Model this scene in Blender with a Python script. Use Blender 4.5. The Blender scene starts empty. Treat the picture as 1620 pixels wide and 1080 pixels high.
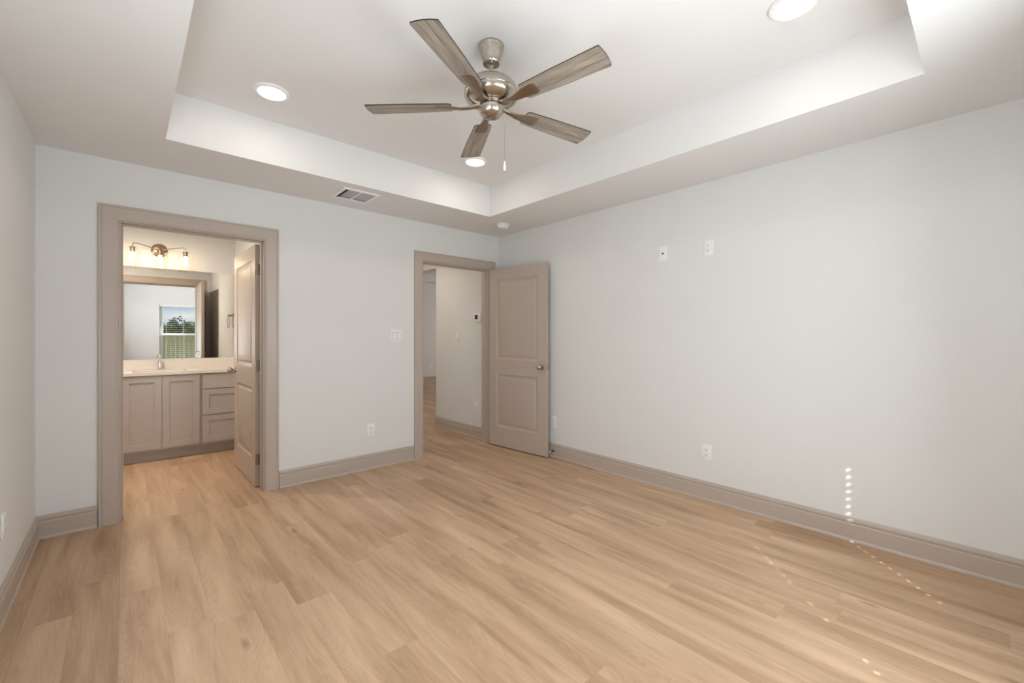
import bpy, bmesh, math, random
from mathutils import Vector, Matrix
from math import pi, sin, cos, radians

# ------------------------------------------------------------------ scene, camera, sky, sun, daylight, exposure
S = bpy.context.scene
COL = S.collection
S.view_settings.view_transform = 'Standard'
S.view_settings.look = 'None'
S.view_settings.gamma = 1.0
S.view_settings.use_curve_mapping = False
S.view_settings.exposure = -0.02
S.cycles.use_denoising = True
S.cycles.use_adaptive_sampling = False
S.cycles.max_bounces = 12
S.cycles.diffuse_bounces = 6
S.cycles.glossy_bounces = 6
S.cycles.transmission_bounces = 8
S.cycles.transparent_max_bounces = 16
S.cycles.sample_clamp_indirect = 6.0
S.cycles.caustics_reflective = False
S.cycles.caustics_refractive = False

CAM_H = 1.2527
cam_d = bpy.data.cameras.new('camera')
cam_d.sensor_width = 36.0
cam_d.lens = 680.97 / 1620 * 36.0
cam_d.shift_y = -7.48 / 1620
cam_d.clip_start = 0.02
cam = bpy.data.objects.new('camera', cam_d)
COL.objects.link(cam)
cam.location = (0, 0, CAM_H)
cam.rotation_euler = (pi / 2, 0, -radians(41.966))
S.camera = cam

# sky: blue gradient with soft clouds
W = bpy.data.worlds.new('sky')
S.world = W
W.use_nodes = True
nt = W.node_tree
nt.nodes.clear()
w_out = nt.nodes.new('ShaderNodeOutputWorld')
w_bg = nt.nodes.new('ShaderNodeBackground')
w_tc = nt.nodes.new('ShaderNodeTexCoord')
w_sep = nt.nodes.new('ShaderNodeSeparateXYZ')
w_ramp = nt.nodes.new('ShaderNodeValToRGB')
w_ramp.color_ramp.elements[0].position = 0.0
w_ramp.color_ramp.elements[0].color = (0.50, 0.70, 0.92, 1)
w_ramp.color_ramp.elements[1].position = 0.22
w_ramp.color_ramp.elements[1].color = (0.10, 0.30, 0.72, 1)
w_map = nt.nodes.new('ShaderNodeMapping')
w_map.inputs['Scale'].default_value = (5, 5, 22)
w_no = nt.nodes.new('ShaderNodeTexNoise')
w_no.inputs['Scale'].default_value = 1.0
w_no.inputs['Detail'].default_value = 6
w_cr = nt.nodes.new('ShaderNodeValToRGB')
w_cr.color_ramp.elements[0].position = 0.44
w_cr.color_ramp.elements[1].position = 0.60
w_mix = nt.nodes.new('ShaderNodeMixRGB')
w_mix.inputs['Color2'].default_value = (0.92, 0.94, 0.97, 1)
nt.links.new(w_tc.outputs['Generated'], w_sep.inputs[0])
nt.links.new(w_sep.outputs['Z'], w_ramp.inputs[0])
nt.links.new(w_tc.outputs['Generated'], w_map.inputs[0])
nt.links.new(w_map.outputs[0], w_no.inputs['Vector'])
nt.links.new(w_no.outputs[0], w_cr.inputs[0])
nt.links.new(w_cr.outputs[0], w_mix.inputs['Fac'])
nt.links.new(w_ramp.outputs[0], w_mix.inputs['Color1'])
nt.links.new(w_mix.outputs[0], w_bg.inputs['Color'])
w_bg.inputs['Strength'].default_value = 1.0
nt.links.new(w_bg.outputs[0], w_out.inputs[0])


def light(name, kind, loc, energy, color, rot=(0, 0, 0), **kw):
    d = bpy.data.lights.new(name, kind)
    d.energy = energy
    d.color = color
    for k, v in kw.items():
        setattr(d, k, v)
    o = bpy.data.objects.new(name, d)
    COL.objects.link(o)
    o.location = loc
    o.rotation_euler = rot
    return o


# room numbers (metres): camera stands at x = 0, y = 0
L, R, D, F = -0.4108, 3.323, 3.941, -0.42       # left, right, back, front wall faces
HC, HT = 2.44, 2.7367                           # soffit and tray ceiling heights
TX0, TX1, TY0, TY1 = 0.182, 2.685, 0.199, 3.314 # tray opening
WT = 0.115                                      # wall thickness
DB = D + WT                                     # far face of the back wall
BX0, BX1, BY1 = -0.44, 0.998, 6.15              # bathroom
HX0, HX1 = 2.05, 3.246                          # hall
SUN_DIR = Vector((0.738, 0.674, -0.7536)).normalized()

sun = light('sun', 'SUN', (-6, -8, 9), 16.0, (1.0, 0.95, 0.87), angle=radians(0.53))
sun.rotation_euler = SUN_DIR.to_track_quat('-Z', 'Y').to_euler()

# daylight entering by the second front window
light('daylight_window', 'AREA', (1.95, F + 0.012, 1.33), 29.0, (0.86, 0.94, 1.0),
      rot=(radians(86), 0, radians(22)), shape='RECTANGLE', size=0.80, size_y=1.30)
light('side_fill', 'AREA', (L + 0.012, 0.95, 1.33), 37.0, (0.86, 0.94, 1.0),
      rot=(radians(108), 0, radians(-78)), shape='RECTANGLE', size=1.5, size_y=1.30)  # unseen fill lamp added at the left wall to even the room
# daylight thrown up to the ceiling by the sunlit, open blind slats of both windows
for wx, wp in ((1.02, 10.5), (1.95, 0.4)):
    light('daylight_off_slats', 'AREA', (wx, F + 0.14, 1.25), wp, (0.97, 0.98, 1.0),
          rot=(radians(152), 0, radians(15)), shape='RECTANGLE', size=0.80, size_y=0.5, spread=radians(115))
# unseen fill lamp added under the bathroom ceiling to brighten the vanity
light('bathroom_fill', 'AREA', (-0.05, 5.05, 2.42), 25.0, (1.0, 0.87, 0.73), shape='DISK', size=0.15)
# daylight of the living room beyond the hall
light('daylight_living', 'AREA', (8.8, 8.0, 1.5), 48.0, (1.0, 0.97, 0.94),
      rot=(radians(90), 0, radians(90)), shape='RECTANGLE', size=2.4, size_y=1.6)
# hall ceiling lamp, out of sight above the doorway
light('hall_lamp', 'AREA', (2.45, 5.05, 2.42), 6.0, (1.0, 0.84, 0.66),
      rot=(0, 0, 0), shape='DISK', size=0.15)

light('hall_fill_far', 'AREA', (2.45, 6.7, 2.42), 9.0, (1.0, 0.95, 0.90), shape='DISK', size=0.15)  # unseen fill lamp added further along the hall to lift its wall

rng = random.Random(7)

# ------------------------------------------------------------------ materials
MATS = {}


def base(name, color, rough=0.5, metal=0.0, spec=0.5, **kw):
    m = bpy.data.materials.new(name)
    m.use_nodes = True
    b = m.node_tree.nodes['Principled BSDF']
    b.inputs['Base Color'].default_value = (*color, 1)
    b.inputs['Roughness'].default_value = rough
    b.inputs['Metallic'].default_value = metal
    b.inputs['Specular IOR Level'].default_value = spec
    for k, v in kw.items():
        b.inputs[k].default_value = v
    MATS[name] = m
    return m, m.node_tree, b


def N(t, kind, **kw):
    n = t.nodes.new(kind)
    for k, v in kw.items():
        if k in ('operation', 'blend_type', 'data_type', 'noise_dimensions', 'wave_type', 'bands_direction', 'feature'):
            setattr(n, k, v)
        else:
            n.inputs[k].default_value = v
    return n


def painted(name, color, rough, bump=0.02, scale=180, spec=0.3, mottle=0.015):
    m, t, b = base(name, color, rough, 0, spec)
    tc = N(t, 'ShaderNodeTexCoord')
    n = N(t, 'ShaderNodeTexNoise', Scale=scale, Detail=3.0)
    t.links.new(tc.outputs['Object'], n.inputs['Vector'])
    bp = N(t, 'ShaderNodeBump', Strength=bump, Distance=0.002)
    t.links.new(n.outputs[0], bp.inputs['Height'])
    t.links.new(bp.outputs[0], b.inputs['Normal'])
    n2 = N(t, 'ShaderNodeTexNoise', Scale=3.0, Detail=2.0)
    t.links.new(tc.outputs['Object'], n2.inputs['Vector'])
    mx = N(t, 'ShaderNodeMixRGB')
    mx.inputs['Color1'].default_value = tuple(c * (1 - mottle) for c in color) + (1,)
    mx.inputs['Color2'].default_value = tuple(min(1, c * (1 + mottle)) for c in color) + (1,)
    t.links.new(n2.outputs[0], mx.inputs['Fac'])
    t.links.new(mx.outputs[0], b.inputs['Base Color'])
    return m


M_wall = painted('wall_paint', (0.765, 0.77, 0.765), 0.85, 0.05)
M_ceil = painted('ceiling_paint', (0.79, 0.79, 0.785), 0.9, 0.05)
M_trim = painted('trim_paint', (0.49, 0.42, 0.365), 0.32, 0.01, spec=0.5)
M_cab = painted('cabinet_paint', (0.47, 0.425, 0.40), 0.38, 0.01, spec=0.5)
M_white = painted('white_plastic', (0.88, 0.88, 0.87), 0.35, 0.0, spec=0.5, mottle=0.0)
M_vinyl = painted('white_vinyl', (0.82, 0.83, 0.83), 0.4, 0.0, mottle=0.0)
M_quartz = painted('quartz_counter', (0.80, 0.745, 0.69), 0.22, 0.0, spec=0.5, mottle=0.05)
M_dark, _, _ = base('dark_slot', (0.03, 0.028, 0.026), 0.6)
M_black, _, _ = base('black_rubber', (0.015, 0.015, 0.015), 0.5)
M_grey, _, _ = base('vent_metal', (0.42, 0.44, 0.45), 0.45)
M_duct, _, _ = base('duct_shade', (0.16, 0.17, 0.175), 0.7)
M_chrome, _, _ = base('chrome', (0.85, 0.85, 0.86), 0.08, 1.0)
M_screen, _, _ = base('thermostat_screen', (0.035, 0.022, 0.016), 0.15)
M_ceramic, _, _ = base('sink_ceramic', (0.82, 0.80, 0.77), 0.15)
M_edge, _, _ = base('blade_edge', (0.022, 0.019, 0.017), 0.5)
M_mirror, _, _ = base('mirror_silver', (0.90, 0.89, 0.86), 0.0, 1.0)


def nickel(name, color, rough):
    m, t, b = base(name, color, rough, 1.0)
    tc = N(t, 'ShaderNodeTexCoord')
    mp = N(t, 'ShaderNodeMapping')
    mp.inputs['Scale'].default_value = (4, 4, 700)
    n = N(t, 'ShaderNodeTexNoise', Scale=1.0, Detail=1.0)
    t.links.new(tc.outputs['Object'], mp.inputs[0])
    t.links.new(mp.outputs[0], n.inputs['Vector'])
    mr = N(t, 'ShaderNodeMapRange')
    mr.inputs['To Min'].default_value = rough - 0.02
    mr.inputs['To Max'].default_value = rough + 0.02
    t.links.new(n.outputs[0], mr.inputs['Value'])
    t.links.new(mr.outputs[0], b.inputs['Roughness'])
    return m


M_nickel = nickel('brushed_nickel', (0.50, 0.455, 0.40), 0.22)
M_knob = nickel('satin_nickel', (0.52, 0.47, 0.41), 0.22)
M_bronze = nickel('aged_nickel', (0.36, 0.28, 0.20), 0.32)
M_iron = nickel('blade_iron_nickel', (0.42, 0.35, 0.29), 0.3)


def emit(name, color, strength):
    m = bpy.data.materials.new(name)
    m.use_nodes = True
    t = m.node_tree
    t.nodes.clear()
    o = t.nodes.new('ShaderNodeOutputMaterial')
    e = t.nodes.new('ShaderNodeEmission')
    e.inputs[0].default_value = (*color, 1)
    e.inputs[1].default_value = strength
    t.links.new(e.outputs[0], o.inputs[0])
    MATS[name] = m
    return m


M_led = emit('led_diffuser', (1.0, 0.88, 0.75), 37.0)
M_bulb = emit('lit_bulb', (1.0, 0.76, 0.50), 29.0)


def thin_glass(name, tint, refl=1.0):
    m = bpy.data.materials.new(name)
    m.use_nodes = True
    t = m.node_tree
    t.nodes.clear()
    o = t.nodes.new('ShaderNodeOutputMaterial')
    tr = t.nodes.new('ShaderNodeBsdfTransparent')
    tr.inputs[0].default_value = (*tint, 1)
    gl = t.nodes.new('ShaderNodeBsdfGlossy')
    gl.inputs['Roughness'].default_value = 0.02
    lw = t.nodes.new('ShaderNodeLayerWeight')
    lw.inputs['Blend'].default_value = 0.5
    pw = t.nodes.new('ShaderNodeMath')
    pw.operation = 'POWER'
    pw.inputs[1].default_value = 4.0
    fr = t.nodes.new('ShaderNodeMath')
    fr.operation = 'MULTIPLY_ADD'
    fr.inputs[1].default_value = 0.9
    fr.inputs[2].default_value = 0.04
    t.links.new(lw.outputs['Facing'], pw.inputs[0])
    t.links.new(pw.outputs[0], fr.inputs[0])
    mu = t.nodes.new('ShaderNodeMath')
    mu.operation = 'MULTIPLY'
    mu.inputs[1].default_value = refl
    mx = t.nodes.new('ShaderNodeMixShader')
    t.links.new(fr.outputs[0], mu.inputs[0])
    t.links.new(mu.outputs[0], mx.inputs[0])
    t.links.new(tr.outputs[0], mx.inputs[1])
    t.links.new(gl.outputs[0], mx.inputs[2])
    t.links.new(mx.outputs[0], o.inputs[0])
    MATS[name] = m
    return m


M_glass = thin_glass('window_glass', (0.97, 0.98, 0.98), 0.8)
M_shade = thin_glass('clear_shade_glass', (0.96, 0.96, 0.95), 0.8)


def floor_material():
    m, t, b = base('oak_plank_floor', (0.5, 0.34, 0.2), 0.42, 0, 0.35)
    lk = t.links.new
    tc = N(t, 'ShaderNodeTexCoord')
    sp = N(t, 'ShaderNodeSeparateXYZ')
    lk(tc.outputs['Object'], sp.inputs[0])

    def math(op, a, bb=None):
        n = N(t, 'ShaderNodeMath', operation=op)
        for i, v in enumerate((a, bb)):
            if v is None:
                continue
            if isinstance(v, (int, float)):
                n.inputs[i].default_value = v
            else:
                lk(v, n.inputs[i])
        return n.outputs[0]
    PW, PL = 0.155, 1.52
    xs = math('ADD', sp.outputs['X'], 0.02 + 20 * PW)
    xr = math('DIVIDE', xs, PW)
    row = math('FLOOR', xr)
    fx = math('SUBTRACT', xr, row)
    wn = N(t, 'ShaderNodeTexWhiteNoise', noise_dimensions='1D')
    lk(row, wn.inputs['W'])
    off = math('MULTIPLY', wn.outputs['Value'], PL)
    ys = math('ADD', math('ADD', sp.outputs['Y'], 20.0), off)
    yr = math('DIVIDE', ys, PL)
    colu = math('FLOOR', yr)
    fy = math('SUBTRACT', yr, colu)
    idv = math('ADD', math('MULTIPLY', row, 17.31), math('MULTIPLY', colu, 5.77))
    wn2 = N(t, 'ShaderNodeTexWhiteNoise', noise_dimensions='1D')
    lk(idv, wn2.inputs['W'])
    # seams
    ex = math('MULTIPLY', math('MINIMUM', fx, math('SUBTRACT', 1.0, fx)), PW)
    ey = math('MULTIPLY', math('MINIMUM', fy, math('SUBTRACT', 1.0, fy)), PL)
    ed = math('MINIMUM', ex, ey)
    seam = N(t, 'ShaderNodeMapRange')
    seam.inputs['From Min'].default_value = 0.0
    seam.inputs['From Max'].default_value = 0.0016
    seam.inputs['To Min'].default_value = 1.0
    seam.inputs['To Max'].default_value = 0.0
    lk(ed, seam.inputs['Value'])
    # grain coordinates, each plank with its own piece of wood
    cb = N(t, 'ShaderNodeCombineXYZ')
    lk(math('ADD', sp.outputs['X'], math('MULTIPLY', wn2.outputs['Value'], 37.0)), cb.inputs['X'])
    lk(math('ADD', sp.outputs['Y'], math('MULTIPLY', wn2.outputs['Value'], 61.0)), cb.inputs['Y'])
    lk(idv, cb.inputs['Z'])

    def stretched(sx, sy, detail, dist=0.0):
        mp = N(t, 'ShaderNodeMapping')
        mp.inputs['Scale'].default_value = (sx, sy, 1)
        lk(cb.outputs[0], mp.inputs[0])
        n = N(t, 'ShaderNodeTexNoise', Scale=1.0, Detail=detail, Distortion=dist)
        lk(mp.outputs[0], n.inputs['Vector'])
        return n.outputs[0]
    broad = stretched(8.5, 0.95, 2.0, 0.5)
    streak = stretched(26, 1.5, 3.0, 0.5)
    fine = stretched(260, 9.0, 4.0)
    # cathedral figure
    mpw = N(t, 'ShaderNodeMapping')
    mpw.inputs['Scale'].default_value = (9, 0.8, 1)
    lk(cb.outputs[0], mpw.inputs[0])
    wv = N(t, 'ShaderNodeTexNoise', Scale=1.0, Detail=1.0, Distortion=0.4)
    lk(mpw.outputs[0], wv.inputs['Vector'])
    rings = math('SINE', math('MULTIPLY', wv.outputs[0], 90.0))
    rings = math('POWER', math('ABSOLUTE', rings), 3.0)
    # tone
    r1 = N(t, 'ShaderNodeValToRGB')
    e = r1.color_ramp.elements
    e[0].position, e[0].color = 0.30, (0.365, 0.228, 0.132, 1)
    e[1].position, e[1].color = 0.66, (0.675, 0.475, 0.315, 1)
    tone = math('ADD', math('MULTIPLY', broad, 0.62), math('MULTIPLY', streak, 0.20))
    tone = math('ADD', tone, math('MULTIPLY', fine, 0.16))
    tone = math('ADD', tone, math('MULTIPLY', math('SUBTRACT', wn2.outputs['Value'], 0.5), 0.055))
    tone = math('SUBTRACT', tone, math('MULTIPLY', rings, 0.042))
    lk(tone, r1.inputs[0])
    # knots: rare dark flecks
    mpk = N(t, 'ShaderNodeMapping')
    mpk.inputs['Scale'].default_value = (5.0, 1.6, 1)
    lk(cb.outputs[0], mpk.inputs[0])
    vo = N(t, 'ShaderNodeTexVoronoi', Scale=1.0)
    lk(mpk.outputs[0], vo.inputs['Vector'])
    kn = N(t, 'ShaderNodeMapRange')
    kn.inputs['From Min'].default_value = 0.0
    kn.inputs['From Max'].default_value = 0.10
    kn.inputs['To Min'].default_value = 0.75
    kn.inputs['To Max'].default_value = 0.0
    lk(vo.outputs['Distance'], kn.inputs['Value'])
    mk = N(t, 'ShaderNodeMixRGB')
    mk.inputs['Color2'].default_value = (0.20, 0.115, 0.06, 1)
    lk(kn.outputs[0], mk.inputs['Fac'])
    lk(r1.outputs[0], mk.inputs['Color1'])
    ms = N(t, 'ShaderNodeMixRGB')
    ms.inputs['Color2'].default_value = (0.17, 0.10, 0.055, 1)
    lk(math('MULTIPLY', seam.outputs[0], 0.22), ms.inputs['Fac'])
    lk(mk.outputs[0], ms.inputs['Color1'])
    lk(ms.outputs[0], b.inputs['Base Color'])
    hb = math('SUBTRACT', math('MULTIPLY', fine, 0.4), seam.outputs[0])
    bp = N(t, 'ShaderNodeBump', Strength=0.12, Distance=0.001)
    lk(hb, bp.inputs['Height'])
    lk(bp.outputs[0], b.inputs['Normal'])
    return m


M_floor = floor_material()


def blade_material():
    m, t, b = base('weathered_oak_blade', (0.3, 0.25, 0.2), 0.5)
    lk = t.links.new
    tc = N(t, 'ShaderNodeTexCoord')
    outs = []
    for sc, det in (((3, 70, 1), 4.0), ((1.6, 22, 1), 3.0), ((10, 330, 1), 2.0)):
        mp = N(t, 'ShaderNodeMapping')
        mp.inputs['Scale'].default_value = sc
        lk(tc.outputs['Object'], mp.inputs[0])
        n = N(t, 'ShaderNodeTexNoise', Scale=1.0, Detail=det, Distortion=0.5)
        lk(mp.outputs[0], n.inputs['Vector'])
        outs.append(n.outputs[0])
    a = N(t, 'ShaderNodeMath', operation='ADD')
    lk(outs[0], a.inputs[0])
    lk(outs[1], a.inputs[1])
    a2 = N(t, 'ShaderNodeMath', operation='ADD')
    lk(a.outputs[0], a2.inputs[0])
    lk(outs[2], a2.inputs[1])
    d = N(t, 'ShaderNodeMath', operation='DIVIDE')
    lk(a2.outputs[0], d.inputs[0])
    d.inputs[1].default_value = 3.0
    r = N(t, 'ShaderNodeValToRGB')
    e = r.color_ramp.elements
    e[0].position, e[0].color = 0.36, (0.115, 0.093, 0.072, 1)
    e[1].position, e[1].color = 0.60, (0.43, 0.375, 0.315, 1)
    lk(d.outputs[0], r.inputs[0])
    lk(r.outputs[0], b.inputs['Base Color'])
    return m


M_blade = blade_material()


def simple_noise(name, c1, c2, scale, rough=0.8, stretch=(1, 1, 1)):
    m, t, b = base(name, c1, rough)
    tc = N(t, 'ShaderNodeTexCoord')
    mp = N(t, 'ShaderNodeMapping')
    mp.inputs['Scale'].default_value = stretch
    n = N(t, 'ShaderNodeTexNoise', Scale=scale, Detail=4.0)
    mx = N(t, 'ShaderNodeMixRGB')
    mx.inputs['Color1'].default_value = (*c1, 1)
    mx.inputs['Color2'].default_value = (*c2, 1)
    t.links.new(tc.outputs['Object'], mp.inputs[0])
    t.links.new(mp.outputs[0], n.inputs['Vector'])
    t.links.new(n.outputs[0], mx.inputs['Fac'])
    t.links.new(mx.outputs[0], b.inputs['Base Color'])
    return m


M_lawn = simple_noise('lawn_grass', (0.10, 0.16, 0.035), (0.22, 0.25, 0.08), 3.0)
M_fence = simple_noise('fence_wood', (0.44, 0.36, 0.20), (0.54, 0.46, 0.28), 6.0, 0.8, (6, 6, 0.6))
M_leaf = simple_noise('tree_leaves', (0.04, 0.09, 0.02), (0.16, 0.24, 0.06), 1.2)
M_leaf2 = simple_noise('dark_tree_leaves', (0.018, 0.045, 0.02), (0.06, 0.10, 0.035), 1.2)
M_bark = simple_noise('tree_bark', (0.10, 0.07, 0.045), (0.18, 0.13, 0.09), 4.0)

# ------------------------------------------------------------------ mesh helpers


class MB:
    """collects shapes into one mesh"""

    def __init__(self):
        self.bm = bmesh.new()
        self.mi = 0

    def face(self, pts):
        f = self.bm.faces.new([self.bm.verts.new(p) for p in pts])
        f.material_index = self.mi
        return f

    def box(self, x0, x1, y0, y1, z0, z1, bevel=0.0, seg=2):
        v = [self.bm.verts.new((x, y, z)) for z in (z0, z1) for y in (y0, y1) for x in (x0, x1)]
        fs = [(0, 2, 3, 1), (4, 5, 7, 6), (0, 1, 5, 4), (2, 6, 7, 3), (0, 4, 6, 2), (1, 3, 7, 5)]
        faces = []
        for f in fs:
            q = self.bm.faces.new([v[i] for i in f])
            q.material_index = self.mi
            faces.append(q)
        if bevel > 0:
            es = list({e for q in faces for e in q.edges})
            r = bmesh.ops.bevel(self.bm, geom=es, offset=bevel, segments=seg, affect='EDGES', profile=0.5)
            for q in r['faces']:
                q.material_index = self.mi
        return self

    def lathe(self, prof, seg=32, mtx=None, cap=True):
        """prof: list of (r, z) about local z"""
        rings = []
        for r, z in prof:
            if r < 1e-6:
                p = Vector((0, 0, z))
                rings.append([self.bm.verts.new(mtx @ p if mtx else p)])
            else:
                ring = []
                for i in range(seg):
                    a = 2 * pi * i / seg
                    p = Vector((r * cos(a), r * sin(a), z))
                    ring.append(self.bm.verts.new(mtx @ p if mtx else p))
                rings.append(ring)
        for a, b in zip(rings, rings[1:]):
            if len(a) == 1 and len(b) == 1:
                continue
            for i in range(seg):
                j = (i + 1) % seg
                if len(a) == 1:
                    f = self.bm.faces.new((a[0], b[j], b[i]))
                elif len(b) == 1:
                    f = self.bm.faces.new((a[i], a[j], b[0]))
                else:
                    f = self.bm.faces.new((a[i], a[j], b[j], b[i]))
                f.material_index = self.mi
        if cap:
            for ring in (rings[0], rings[-1]):
                if len(ring) > 2:
                    f = self.bm.faces.new(ring)
                    f.material_index = self.mi
        return self

    def tube(self, pts, r, seg=10, cap=True):
        pts = [Vector(p) for p in pts]
        rr = r if isinstance(r, (list, tuple)) else [r] * len(pts)
        up = None
        rings = []
        for i, p in enumerate(pts):
            d = (pts[min(i + 1, len(pts) - 1)] - pts[max(i - 1, 0)]).normalized()
            if up is None:
                up = d.orthogonal().normalized()
            up = (up - d * up.dot(d)).normalized()
            s = d.cross(up)
            rings.append([self.bm.verts.new(p + rr[i] * (cos(2 * pi * k / seg) * up + sin(2 * pi * k / seg) * s)) for k in range(seg)])
        for a, b in zip(rings, rings[1:]):
            for k in range(seg):
                j = (k + 1) % seg
                f = self.bm.faces.new((a[k], a[j], b[j], b[k]))
                f.material_index = self.mi
        if cap:
            for ring in (rings[0], rings[-1]):
                f = self.bm.faces.new(ring)
                f.material_index = self.mi
        return self

    def sweep(self, path, prof, closed=False):
        """path: list of functions-free point grids: path[k][i] = point for profile index i at station k"""
        rows = [[self.bm.verts.new(p) for p in row] for row in path]
        n = len(rows[0])
        for a, b in zip(rows, rows[1:]):
            for i in range(n if closed else n - 1):
                j = (i + 1) % n
                f = self.bm.faces.new((a[i], a[j], b[j], b[i]))
                f.material_index = self.mi
        for row in (rows[0], rows[-1]):
            f = self.bm.faces.new(row)
            f.material_index = self.mi
        return self

    def build(self, name, mats, parent=None, smooth=False, angle=35, loc=None):
        bmesh.ops.recalc_face_normals(self.bm, faces=self.bm.faces[:])
        me = bpy.data.meshes.new(name)
        self.bm.to_mesh(me)
        self.bm.free()
        for m in (mats if isinstance(mats, (list, tuple)) else [mats]):
            me.materials.append(m)
        if smooth:
            me.polygons.foreach_set('use_smooth', [True] * len(me.polygons))
            me.set_sharp_from_angle(angle=radians(angle))
        o = bpy.data.objects.new(name, me)
        COL.objects.link(o)
        if parent is not None:
            o.parent = parent
        if loc is not None:
            o.location = loc
        return o


def tag(o, label=None, cat=None, group=None, kind=None):
    if label:
        o['label'] = label
    if cat:
        o['category'] = cat
    if group:
        o['group'] = group
    if kind:
        o['kind'] = kind
    return o


def thing(name, label, cat, loc=(0, 0, 0), rot=(0, 0, 0), group=None):
    o = bpy.data.objects.new(name, None)
    o.empty_display_size = 0.05
    COL.objects.link(o)
    o.location = loc
    o.rotation_euler = rot
    return tag(o, label, cat, group)


def struct(o, label=None, cat=None):
    return tag(o, label, cat, None, 'structure')


def dup(root, loc, label, rot=None):
    def cp(o, parent):
        c = o.copy()
        COL.objects.link(c)
        if parent is not None:
            c.parent = parent
        for ch in kids[o]:
            cp(ch, c)
        return c
    kids = {}

    def walk(o):
        kids[o] = [x for x in COL.objects if x.parent == o]
        for x in kids[o]:
            walk(x)
    walk(root)
    c = cp(root, None)
    c.location = loc
    if rot is not None:
        c.rotation_euler = rot
    c['label'] = label
    return c


# ------------------------------------------------------------------ room shell
mb = MB()
mb.box(-0.75, 10.0, -0.75, 10.9, -0.12, 0.0)
struct(mb.build('floor', M_floor), 'light oak plank floor running through all rooms', 'floor')

# tray ceiling of the bedroom
mb = MB()
OX0, OX1, OY0, OY1 = L - 0.12, R + 0.12, F - 0.14, DB
TOP = 2.86
mb.box(OX0, TX0, OY0, OY1, HC, TOP)
mb.box(TX1, OX1, OY0, OY1, HC, TOP)
mb.box(TX0, TX1, OY0, TY0, HC, TOP)
mb.box(TX0, TX1, TY1, OY1, HC, TOP)
mb.box(TX0, TX1, TY0, TY1, HT, TOP)
struct(mb.build('ceiling', M_ceil), 'white tray ceiling with lowered soffit border', 'ceiling')
mb = MB()
mb.box(BX0 - 0.1, HX0 - 0.1, DB, BY1 + 0.12, HC, HC + 0.12)
struct(mb.build('ceiling_bathroom', M_ceil), 'flat bathroom ceiling', 'ceiling')
mb = MB()
mb.box(HX0 - 0.1, HX1 + 0.115, DB, 8.0, HC, HC + 0.12)
struct(mb.build('ceiling_hall', M_ceil), 'flat hall ceiling beyond the open door', 'ceiling')
mb = MB()
mb.box(HX1 + 0.115, 9.3, 4.2, 10.9, 3.0, 3.12)
struct(mb.build('ceiling_living', M_ceil), 'higher living room ceiling glimpsed past the hall', 'ceiling')

# openings in the back wall
D1 = (-0.035, 0.852, 2.045)     # rough opening of bathroom doorway: x0, x1, head
D2 = (2.288, 3.176, 2.045)      # rough opening of the hall doorway
mb = MB()
for x0, x1, z0, z1 in ((OX0, D1[0], 0, HC), (D1[0], D1[1], D1[2], HC), (D1[1], D2[0], 0, HC), (D2[0], D2[1], D2[2], HC), (D2[1], OX1, 0, HC)):
    mb.box(x0, x1, D, DB, z0, z1)
struct(mb.build('wall_back', M_wall), 'off-white wall with the two doorways', 'wall')
mb = MB()
mb.box(R, R + 0.12, F - 0.14, D, 0, HC)
struct(mb.build('wall_right', M_wall), 'long bare off-white wall at right', 'wall')
mb = MB()
for y0, y1, z0, z1 in ((F - 0.14, 0.2, 0, HC), (0.2, 1.7, 0, 0.68), (0.2, 1.7, 1.98, HC), (1.7, D, 0, HC)):  # opening cut for the added side window
    mb.box(L - 0.12, L, y0, y1, z0, z1)
struct(mb.build('wall_left', M_wall), 'off-white wall at the left edge', 'wall')

# front wall with two windows (behind the camera, seen in the bathroom mirror)
WINS = [(0.585, 1.455), (1.515, 2.385)]
WZ0, WZ1 = 0.62, 2.0
mb = MB()
xs = [L]
for a, b in WINS:
    xs += [a, b]
xs.append(R)
for i in range(0, len(xs), 2):
    mb.box(xs[i], xs[i + 1], F - 0.14, F, 0, HC)
for a, b in WINS:
    mb.box(a, b, F - 0.14, F, 0, WZ0)
    mb.box(a, b, F - 0.14, F, WZ1, HC)
struct(mb.build('wall_front', M_wall), 'window wall seen in the bathroom mirror', 'wall')

# bathroom
mb = MB()
mb.box(BX0 - 0.1, BX1 + 0.1, BY1, BY1 + 0.12, 0, HC)
struct(mb.build('wall_bathroom_back', M_wall), 'bathroom wall behind the mirror and vanity light', 'wall')
mb = MB()
mb.box(BX1, BX1 + 0.1, DB, BY1, 0, HC)
struct(mb.build('wall_bathroom_right', M_wall), 'bathroom wall beside the open door', 'wall')
mb = MB()
mb.box(BX0 - 0.1, BX0, DB, BY1, 0, HC)
struct(mb.build('wall_bathroom_left', M_wall), 'bathroom wall hidden at left', 'wall')

# hall and living room
HY1 = 5.2
mb = MB()
mb.box(HX1, HX1 + 0.115, DB, HY1, 0, HC)
mb.box(HX1, HX1 + 0.115, HY1, 7.2, 2.214, HC)
mb.box(HX1, HX1 + 0.115, 7.2, 8.0, 0, HC)
struct(mb.build('wall_hall_right', M_wall), 'hall wall carrying the thermostat', 'wall')
mb = MB()
mb.box(HX0 - 0.1, HX0, DB, 8.0, 0, HC)
struct(mb.build('wall_hall_left', M_wall), 'hall wall hidden at left', 'wall')
mb = MB()
mb.box(HX0, HX1, 7.9, 8.0, 0, HC)
struct(mb.build('wall_hall_end', M_wall), 'end wall of the hall', 'wall')
mb = MB()
mb.box(3.2, 9.3, 10.5, 10.62, 0, 3.0)
struct(mb.build('wall_living_back', M_wall), 'far living room wall past the hall opening', 'wall')
mb = MB()
mb.box(HX1 + 0.115, 9.3, 4.2, 4.3, 0, 3.0)
mb.box(9.1, 9.3, 4.3, 10.5, 0, 3.0)
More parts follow.
